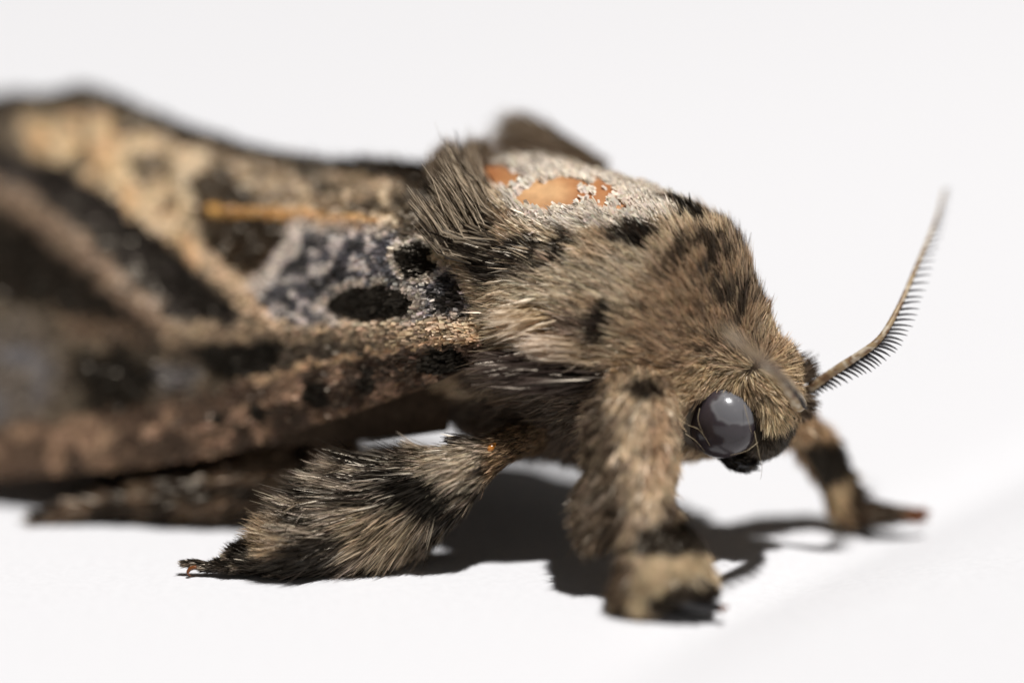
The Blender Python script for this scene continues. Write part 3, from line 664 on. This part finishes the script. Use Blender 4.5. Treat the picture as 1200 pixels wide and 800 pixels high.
def add_wing(far):
    V = WG.reshape(-1, 3); N = np.repeat(WN[:, None], NV, 1).reshape(-1, 3)
    px, py = proj(V); c = wing_pat(px, py)
    vv = np.tile(np.linspace(0, 1, NV), NU); uu = np.repeat(np.linspace(0, 1, NU), NV)
    c = mix(c, sstep(vv, 0.93, 0.975), lin(46, 38, 30), 0.9)
    back = V - N * 0.09
    f = grid_faces(NU, NV)
    nv = len(V)
    edge = np.concatenate([np.arange(NV), np.arange(1, NU) * NV + NV - 1, (NU - 1) * NV + np.arange(NV - 2, -1, -1), np.arange(NU - 2, 0, -1) * NV])
    e2 = np.roll(edge, -1)
    rim = np.stack([edge, e2, e2 + nv, edge + nv], -1)
    F_ = np.concatenate([f, f[:, ::-1] + nv, rim[:, ::-1]])
    cc = np.concatenate([c, c * 0 + lin(104, 84, 66)])
    A = np.concatenate([V, back])
    nr = np.cross(A[f[5000, 1]] - A[f[5000, 0]], A[f[5000, 3]] - A[f[5000, 0]])
    if np.dot(nr, N[0]) < 0: F_ = F_[:, ::-1]
    # scales
    sv, sf = V, f if np.dot(nr, N[0]) > 0 else f[:, ::-1]
    def dens(p):
        x, y = proj(p); return 0.25 + 1.0 * sstep(x, 100, 420)
    def pat(x, y, q):
        k = wing_pat(x, y); return k * 0.6, k * 0.8
    n = 72000 if not far else 16000
    S = fur(sv, sf, n, [(500, 300, 190, 7.5, 14), (300, 300, 190, 7.5, 14), (100, 200, 195, 8, 14), (100, 500, 195, 8, 14), (540, 380, 184, 12, 14)], pat, 3.5, dens, False, None, 0.16, 0.25, 0.7, 0.4, 0.1, 0.35, 0.34, 15)
    S = list(S)
    # fringe of dark hair along the ridge edge and loose tufts near the tip
    k = rng.integers(0, NU - 1, 2600); fr = rng.random(2600)[:, None]
    rp_ = WG[k, -1] * (1 - fr) + WG[k + 1, -1] * fr
    dd = normalize(BK * 0.9 + np.array([0, 0, 0.32]) + rng.normal(0, 0.2, (2600, 3)))
    fcol = np.tile(lin(62, 52, 42), (2600, 1)) * rng.uniform(0.5, 1.3, (2600, 1))
    Fr = blades(rp_ - WN[k] * 0.05, dd, dd, WN[k], rng.uniform(0.5, 0.85, 2600), np.full(2600, 0.075), fcol, fcol, 0.3)
    if far:
        off = np.array([0, 0, 0.12])
        A = reflect(A - HEAD) + HEAD + off + LA * 0.1; F_ = F_[:, ::-1]
        S[0] = reflect(S[0] - HEAD) + HEAD + off + LA * 0.1
        Fr = (reflect(Fr[0] - HEAD) + HEAD + off + LA * 0.1, Fr[1], Fr[2])
    w = make_obj('forewing', A, F_, M_wing, moth, cc)
    w['label'] = 'patterned brown and slate forewing with black spots' if not far else 'forewing on the far side of the back'
    o = make_obj('wing_scales', S[0], S[1], M_scale, w, S[2], False); o['kind'] = 'stuff'
    o = make_obj('wing_fringe', Fr[0], Fr[1], M_fur, w, Fr[2], False); o['kind'] = 'stuff'
    return w
add_wing(False); add_wing(True)
# hindwings tucked below
def add_hindwing(far):
    n, m = 60, 30
    u = np.linspace(0, 1, n)[:, None]; v = np.linspace(0, 1, m)[None, :]
    s = 13 + u * 17 + 0 * v
    a = -(1.2 + (3.2 + 3.0 * np.sin(u * 2.2)) * v)
    z = 11.5 - 4.0 * u * 0.4 - (6.6 + 0.8 * u) * v ** 1.2 + 0.12 * np.sin(v * 30)
    V = B(s, a, z).reshape(-1, 3)
    c = np.tile(lin(92, 76, 62), (len(V), 1)) * (0.7 + 0.6 * vnoise(V * 1.5, 100))[:, None]
    f = grid_faces(n, m); A = np.concatenate([V, V + np.array([0, 0, -0.07])]); F_ = np.concatenate([f, f[:, ::-1] + len(V)]); c = np.concatenate([c, c])
    if far: A = reflect(A - HEAD) + HEAD
    w = make_obj('hindwing', A, F_, M_wing, moth, c); w['label'] = 'plain brown hindwing tucked under the forewing'
add_hindwing(False); add_hindwing(True)

# --- legs
def leg_core(name, ctrl, n, label, col=(70, 56, 44)):
    """ctrl rows: px, py, d, radius across the picture, radius in depth (px)"""
    c = np.asarray(ctrl, float); pts = resample(P(c[:, 0], c[:, 1], c[:, 2]), n); r = resample(c[:, 3:5] / 30, n).clip(0.02)
    v, f, fa = loft(pts, r[:, 0], r[:, 1], 22)
    o = make_obj(name, v, fa, M_skin, moth, np.tile(lin(*col), (len(v), 1))); o['label'] = label
    return o, v, f
def leg_fur(o, parts):
    v, f, c = join(parts); x = make_obj('fur', v, f, M_fur, o, c, False); x['kind'] = 'stuff'; return x
def claw(o, p, scale=1.0):
    for sgn in (-1, 1):
        pts = [P(p[0] + 6 * scale, p[1] - 11 * scale, p[2] + 0.12 * sgn), P(p[0] - 1 * scale, p[1] - 9 * scale, p[2] + 0.16 * sgn), P(p[0] - 4 * scale, p[1] - 4 * scale, p[2] + 0.2 * sgn), P(p[0], p[1], p[2] + 0.2 * sgn)]
        tube_obj('claw', pts, (0.09, 0.08, 0.05, 0.012), (0.09, 0.08, 0.05, 0.012), M_claw, o, 8, 12)

# near foreleg: tall furry column with a spur tuft, flaring banded foot
fl_o, fl_v, fl_f = leg_core('foreleg', [(752, 440, -0.6, 26, 24), (746, 470, -1.3, 44, 38), (742, 510, -1.7, 48, 42), (746, 550, -2.1, 44, 38), (752, 585, -2.5, 34, 32), (764, 610, -2.9, 29, 28), (774, 640, -3.2, 40, 32), (778, 672, -3.6, 52, 38), (778, 692, -3.85, 56, 36), (784, 707, -4.0, 46, 24)], 60, 'stout furry foreleg with dark and pale banded foot')
FL_FLOW = [(745, 455, 250, 22, 24), (700, 480, 232, 28, 30), (790, 480, 285, 20, 22), (745, 520, 262, 22, 20), (700, 540, 240, 34, 26), (790, 540, 282, 20, 20), (750, 580, 258, 24, 18), (715, 600, 242, 44, 20), (785, 590, 290, 20, 22), (770, 615, 262, 24, 24), (740, 630, 245, 26, 26), (805, 630, 300, 20, 26), (780, 660, 268, 22, 22), (735, 680, 246, 24, 20), (825, 665, 300, 20, 24), (785, 695, 290, 15, 14), (830, 700, 322, 20, 12)]
def fl_pat(px, py, q):
    w1 = (n2(px, py, 9, 121) - 0.5) * 14; x, y = px + w1, py + (n2(px, py, 9, 122) - 0.5) * 14
    c = np.tile(lin(196, 176, 142), (len(px), 1))
    c = mix(c, sstep(n2(px, py, 9, 123), 0.5, 0.72), lin(104, 86, 68), 0.75)
    c = mix(c, ell(x, y, 752, 452, 20, 12, 0, 0.4), lin(40, 32, 28), 0.85)
    c = mix(c, ell(x, y, 770, 495, 16, 10, 20, 0.5), lin(90, 76, 62), 0.7)
    c = mix(c, ell(x, y, 772, 520, 12, 50, -6, 0.5), lin(214, 182, 142), 0.5)
    c = mix(c, sstep(-(x - 722 - (y - 470) * 0.10), -6, 18), lin(74, 60, 48), 0.72)  # left side darkened: its shade is put into the fur colour
    c = mix(c, poly(x, y, [(670, 560), (740, 560), (752, 612), (700, 650), (660, 650)], 10), lin(112, 98, 80), 0.7)  # tuft greyed as well, shadow painted into the hair
    c = mix(c, ell(x, y, 785, 595, 12, 10, 0, 0.5), lin(66, 52, 42), 0.7)
    c = mix(c, poly(x, y, [(735, 645), (755, 606), (820, 606), (832, 640), (800, 648), (755, 652)], 6), lin(40, 32, 27), 0.93)
    c = mix(c, poly(x, y, [(752, 656), (825, 642), (850, 685), (800, 674), (770, 690), (755, 720), (725, 700)], 6), lin(206, 188, 150), 0.92)
    c = mix(c, poly(x, y, [(700, 690), (735, 650), (752, 660), (732, 712)], 6), lin(104, 86, 66), 0.8)
    c = mix(c, poly(x, y, [(755, 716), (772, 688), (805, 672), (838, 682), (860, 725), (800, 730)], 5), lin(48, 39, 31), 0.93)
    c = mix(c, poly(x, y, [(790, 694), (830, 688), (842, 698), (800, 706)], 5), lin(96, 82, 64), 0.7)
    return c * 0.6, c * 1.15
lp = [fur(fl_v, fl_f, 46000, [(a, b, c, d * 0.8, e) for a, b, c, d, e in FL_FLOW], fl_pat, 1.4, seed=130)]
# spur tuft hanging off the back of the tibia
sp_c = np.array([(730, 530, -1.6, 20, 26), (720, 565, -1.9, 30, 26), (706, 600, -2.2, 25, 22), (692, 628, -2.4, 9, 12)], float)
sp_v, sp_f, _ = loft(resample(P(sp_c[:, 0], sp_c[:, 1], sp_c[:, 2]), 16), resample(sp_c[:, 3:4] / 30, 16)[:, 0], resample(sp_c[:, 4:5] / 30, 16)[:, 0], 14)
lp.append(fur(sp_v, sp_f, 9000, [(710, 590, 240, 26, 16), (690, 630, 232, 22, 14)], fl_pat, 1.4, seed=131))
leg_fur(fl_o, lp)
claw(fl_o, (848, 719, -4.1), 0.8)
tube_obj('tarsus', [P(786, 690, -3.8), P(815, 706, -4.0), P(845, 712, -4.05)], (0.7, 0.45, 0.15), (0.6, 0.4, 0.12), M_black, fl_o)

# near midleg: fan-shaped hairy tibia pointing back
ml_o, ml_v, ml_f = leg_core('midleg', [(650, 494, 2.4, 22, 22), (618, 510, 1.3, 20, 20), (592, 523, 0.5, 19, 18), (570, 536, 0.2, 22, 22), (535, 556, 0.0, 34, 30), (490, 580, 0.5, 48, 34), (440, 598, 0.7, 58, 36), (395, 618, 0.5, 48, 32), (355, 638, 0.0, 33, 28), (328, 646, 0.0, 24, 22), (304, 652, 0.0, 16, 16), (284, 657, 0.0, 11, 11), (266, 663, 0.0, 7, 7), (248, 664, 0.0, 5, 5), (232, 660, 0.0, 4, 4), (220, 660, 0.0, 3, 3)], 90, 'bushy midleg sweeping back to a small clawed foot')
ML_FLOW = [(600, 525, 190, 12, 16), (575, 540, 205, 18, 14), (545, 540, 192, 26, 12), (540, 570, 222, 28, 14), (500, 535, 178, 34, 14), (510, 600, 236, 34, 14), (470, 560, 192, 40, 14), (460, 620, 222, 38, 14), (420, 550, 172, 42, 16), (400, 600, 186, 44, 16), (420, 640, 208, 38, 12), (360, 590, 168, 44, 18), (350, 640, 184, 40, 16), (380, 665, 190, 30, 6), (318, 620, 148, 34, 22), (310, 650, 170, 22, 20), (285, 642, 150, 20, 26), (285, 665, 182, 14, 10), (262, 656, 160, 9, 20), (258, 668, 182, 9, 10), (240, 660, 170, 8, 14), (215, 660, 176, 9, 10), (630, 505, 200, 16, 18)]
def ml_pat(px, py, q):
    w1 = (n2(px, py, 8, 141) - 0.5) * 16; x, y = px + w1, py + (n2(px, py, 8, 142) - 0.5) * 16
    st = n2(px * 0.3 + py * 0.1, py - px * 0.25, 6, 143)
    c = np.tile(lin(160, 147, 126), (len(px), 1))
    c = mix(c, sstep(st, 0.34, 0.56), lin(44, 36, 30), 0.85)
    c = mix(c, poly(x, y, [(490, 515), (560, 530), (560, 560), (520, 575), (490, 555)], 8), lin(226, 208, 176), 0.9)
    c = mix(c, poly(x, y, [(420, 512), (480, 512), (486, 538), (440, 542), (400, 530)], 8), lin(46, 36, 30), 0.85)
    c = mix(c, poly(x, y, [(440, 555), (480, 548), (530, 575), (545, 560), (525, 615), (490, 600), (455, 585)], 8), lin(26, 22, 20), 0.95)
    c = mix(c, poly(x, y, [(420, 590), (500, 612), (480, 655), (420, 650), (390, 610)], 12), lin(186, 166, 132), 0.55)
    c = mix(c, poly(x, y, [(330, 640), (400, 625), (410, 680), (330, 680)], 8), lin(34, 28, 25), 0.8)
    c = mix(c, poly(x, y, [(290, 600), (325, 600), (335, 650), (310, 660), (290, 625)], 8), lin(150, 130, 100), 0.8)
    c = mix(c, poly(x, y, [(262, 630), (300, 640), (300, 655), (262, 650)], 5), lin(34, 28, 25), 0.8)
    c = mix(c, (px < 262) * 1.0 * sstep(n2(px, py, 10, 144), 0.4, 0.6), lin(40, 33, 28), 0.8)
    c = mix(c, sstep(px, 560, 580), lin(140, 116, 84), 0.8)
    return c * 0.38, c * 1.4
def ml_dens(p):
    x, y = proj(p); return np.where(x < 300, 3.0, 1.0)
mp = [fur(ml_v, ml_f, 56000, ML_FLOW, ml_pat, 1.25, ml_dens, jit=0.12, colj=0.45, seed=150, dark=0.42)]
leg_fur(ml_o, mp)
# knee spur tuft, amber joint and bottom tufts
n = 240
rt = P(np.full(n, 556.0), np.full(n, 519.0), np.full(n, 0.0)) + rng.normal(0, 0.10, (n, 3))
dd = normalize(iv(176)) + rng.normal(0, 0.09, (n, 3))
kc = np.tile(lin(40, 33, 28), (n, 1)) * rng.uniform(0.5, 1.8, (n, 1))
sv = blades(rt, dd, dd, np.tile(-FW, (n, 1)), rng.uniform(0.7, 1.15, n), np.full(n, 0.06), kc, kc, 0.3)
o = make_obj('spur', sv[0], sv[1], M_fur, ml_o, sv[2], False); o['kind'] = 'stuff'
n = 200
rt = P(np.full(n, 458.0), np.full(n, 640.0), np.full(n, 0.3)) + rng.normal(0, 0.12, (n, 3))
dd = normalize(iv(262)) + rng.normal(0, 0.08, (n, 3))
sv = blades(rt, dd, dd, np.tile(-FW, (n, 1)), rng.uniform(0.6, 1.0, n), np.full(n, 0.05), kc[:n], kc[:n], 0.1)
o = make_obj('spur', sv[0], sv[1], M_fur, ml_o, sv[2], False); o['kind'] = 'stuff'
tube_obj('knee_joint', [P(580, 520, -0.25), P(574, 526, -0.35), P(568, 533, -0.3)], (0.06, 0.17, 0.06), (0.15, 0.22, 0.15), M_amber, ml_o)
claw(ml_o, (224, 675, -0.05))

# far foreleg
ff_o, ff_v, ff_f = leg_core('foreleg', [(900, 492, 3.2, 24, 24), (935, 500, 4.2, 22, 22), (962, 528, 5.0, 23, 22), (978, 558, 5.4, 20, 19), (986, 580, 5.6, 20, 18), (996, 594, 5.7, 15, 14), (1020, 600, 5.6, 13, 12), (1050, 602, 5.5, 9, 9), (1078, 603, 5.4, 5, 5)], 50, 'banded foreleg on the far side with flat foot')
def ff_pat(px, py, q):
    c = np.tile(lin(150, 126, 94), (len(px), 1))
    c = mix(c, line(px, py, [(945, 520), (985, 535)], 1, 1) * 0 + poly(px, py, [(940, 525), (990, 510), (1005, 560), (965, 572)], 6), lin(34, 28, 24), 0.93)
    c = mix(c, poly(px, py, [(965, 572), (1005, 556), (1006, 580), (985, 605), (965, 605)], 6), lin(182, 160, 122), 0.9)
    c = mix(c, sstep(px, 992, 1004) * (py > 560), lin(74, 58, 44), 0.85)
    c = mix(c, sstep(px, 1045, 1070), lin(150, 90, 52), 0.7)
    return c * 0.65, c * 1.15
leg_fur(ff_o, [fur(ff_v, ff_f, 9000, [(920, 500, 300, 18, 22), (960, 530, 290, 18, 22), (985, 570, 285, 18, 22), (1000, 585, 340, 20, 26), (1040, 600, 355, 16, 14), (1080, 603, 0, 12, 8)], ff_pat, 2.2, seed=160)])
claw(ff_o, (1086, 607, 5.3), 0.7)

# hind legs, far under the wings
def hind(ctrl, label, seed):
    o, v, f = leg_core('hindleg', ctrl, 50, label)
    def pat(px, py, q):
        c = np.tile(lin(116, 96, 74), (len(px), 1)); c = mix(c, sstep(n2(px, py, 24, seed), 0.45, 0.6), lin(48, 38, 32), 0.8); return c * 0.65, c * 1.15
    a = np.degrees(math.atan2(-(ctrl[-1][1] - ctrl[0][1]), ctrl[-1][0] - ctrl[0][0]))
    leg_fur(o, [fur(v, f, 7000, [(ctrl[k][0], ctrl[k][1], a, 22, 22) for k in range(len(ctrl))], pat, 2.3, seed=seed)])
    return o
hind([(420, 510, 5.0, 26, 26), (340, 545, 5.4, 30, 28), (270, 572, 5.8, 28, 26), (200, 584, 6.0, 22, 20), (150, 592, 6.2, 14, 14), (100, 600, 6.2, 9, 9), (45, 605, 6.2, 5, 5)], 'dark hairy hindleg trailing under the wing', 170)
hind([(330, 520, 9.0, 22, 22), (260, 535, 10.0, 22, 22), (180, 560, 10.5, 18, 18), (120, 572, 11, 12, 12), (60, 578, 11, 7, 7)], 'hindleg on the far side hidden under the wing', 171)
print('TRIS', sum(len(o.data.polygons) * 2 for o in sc.objects if o.type == 'MESH'))
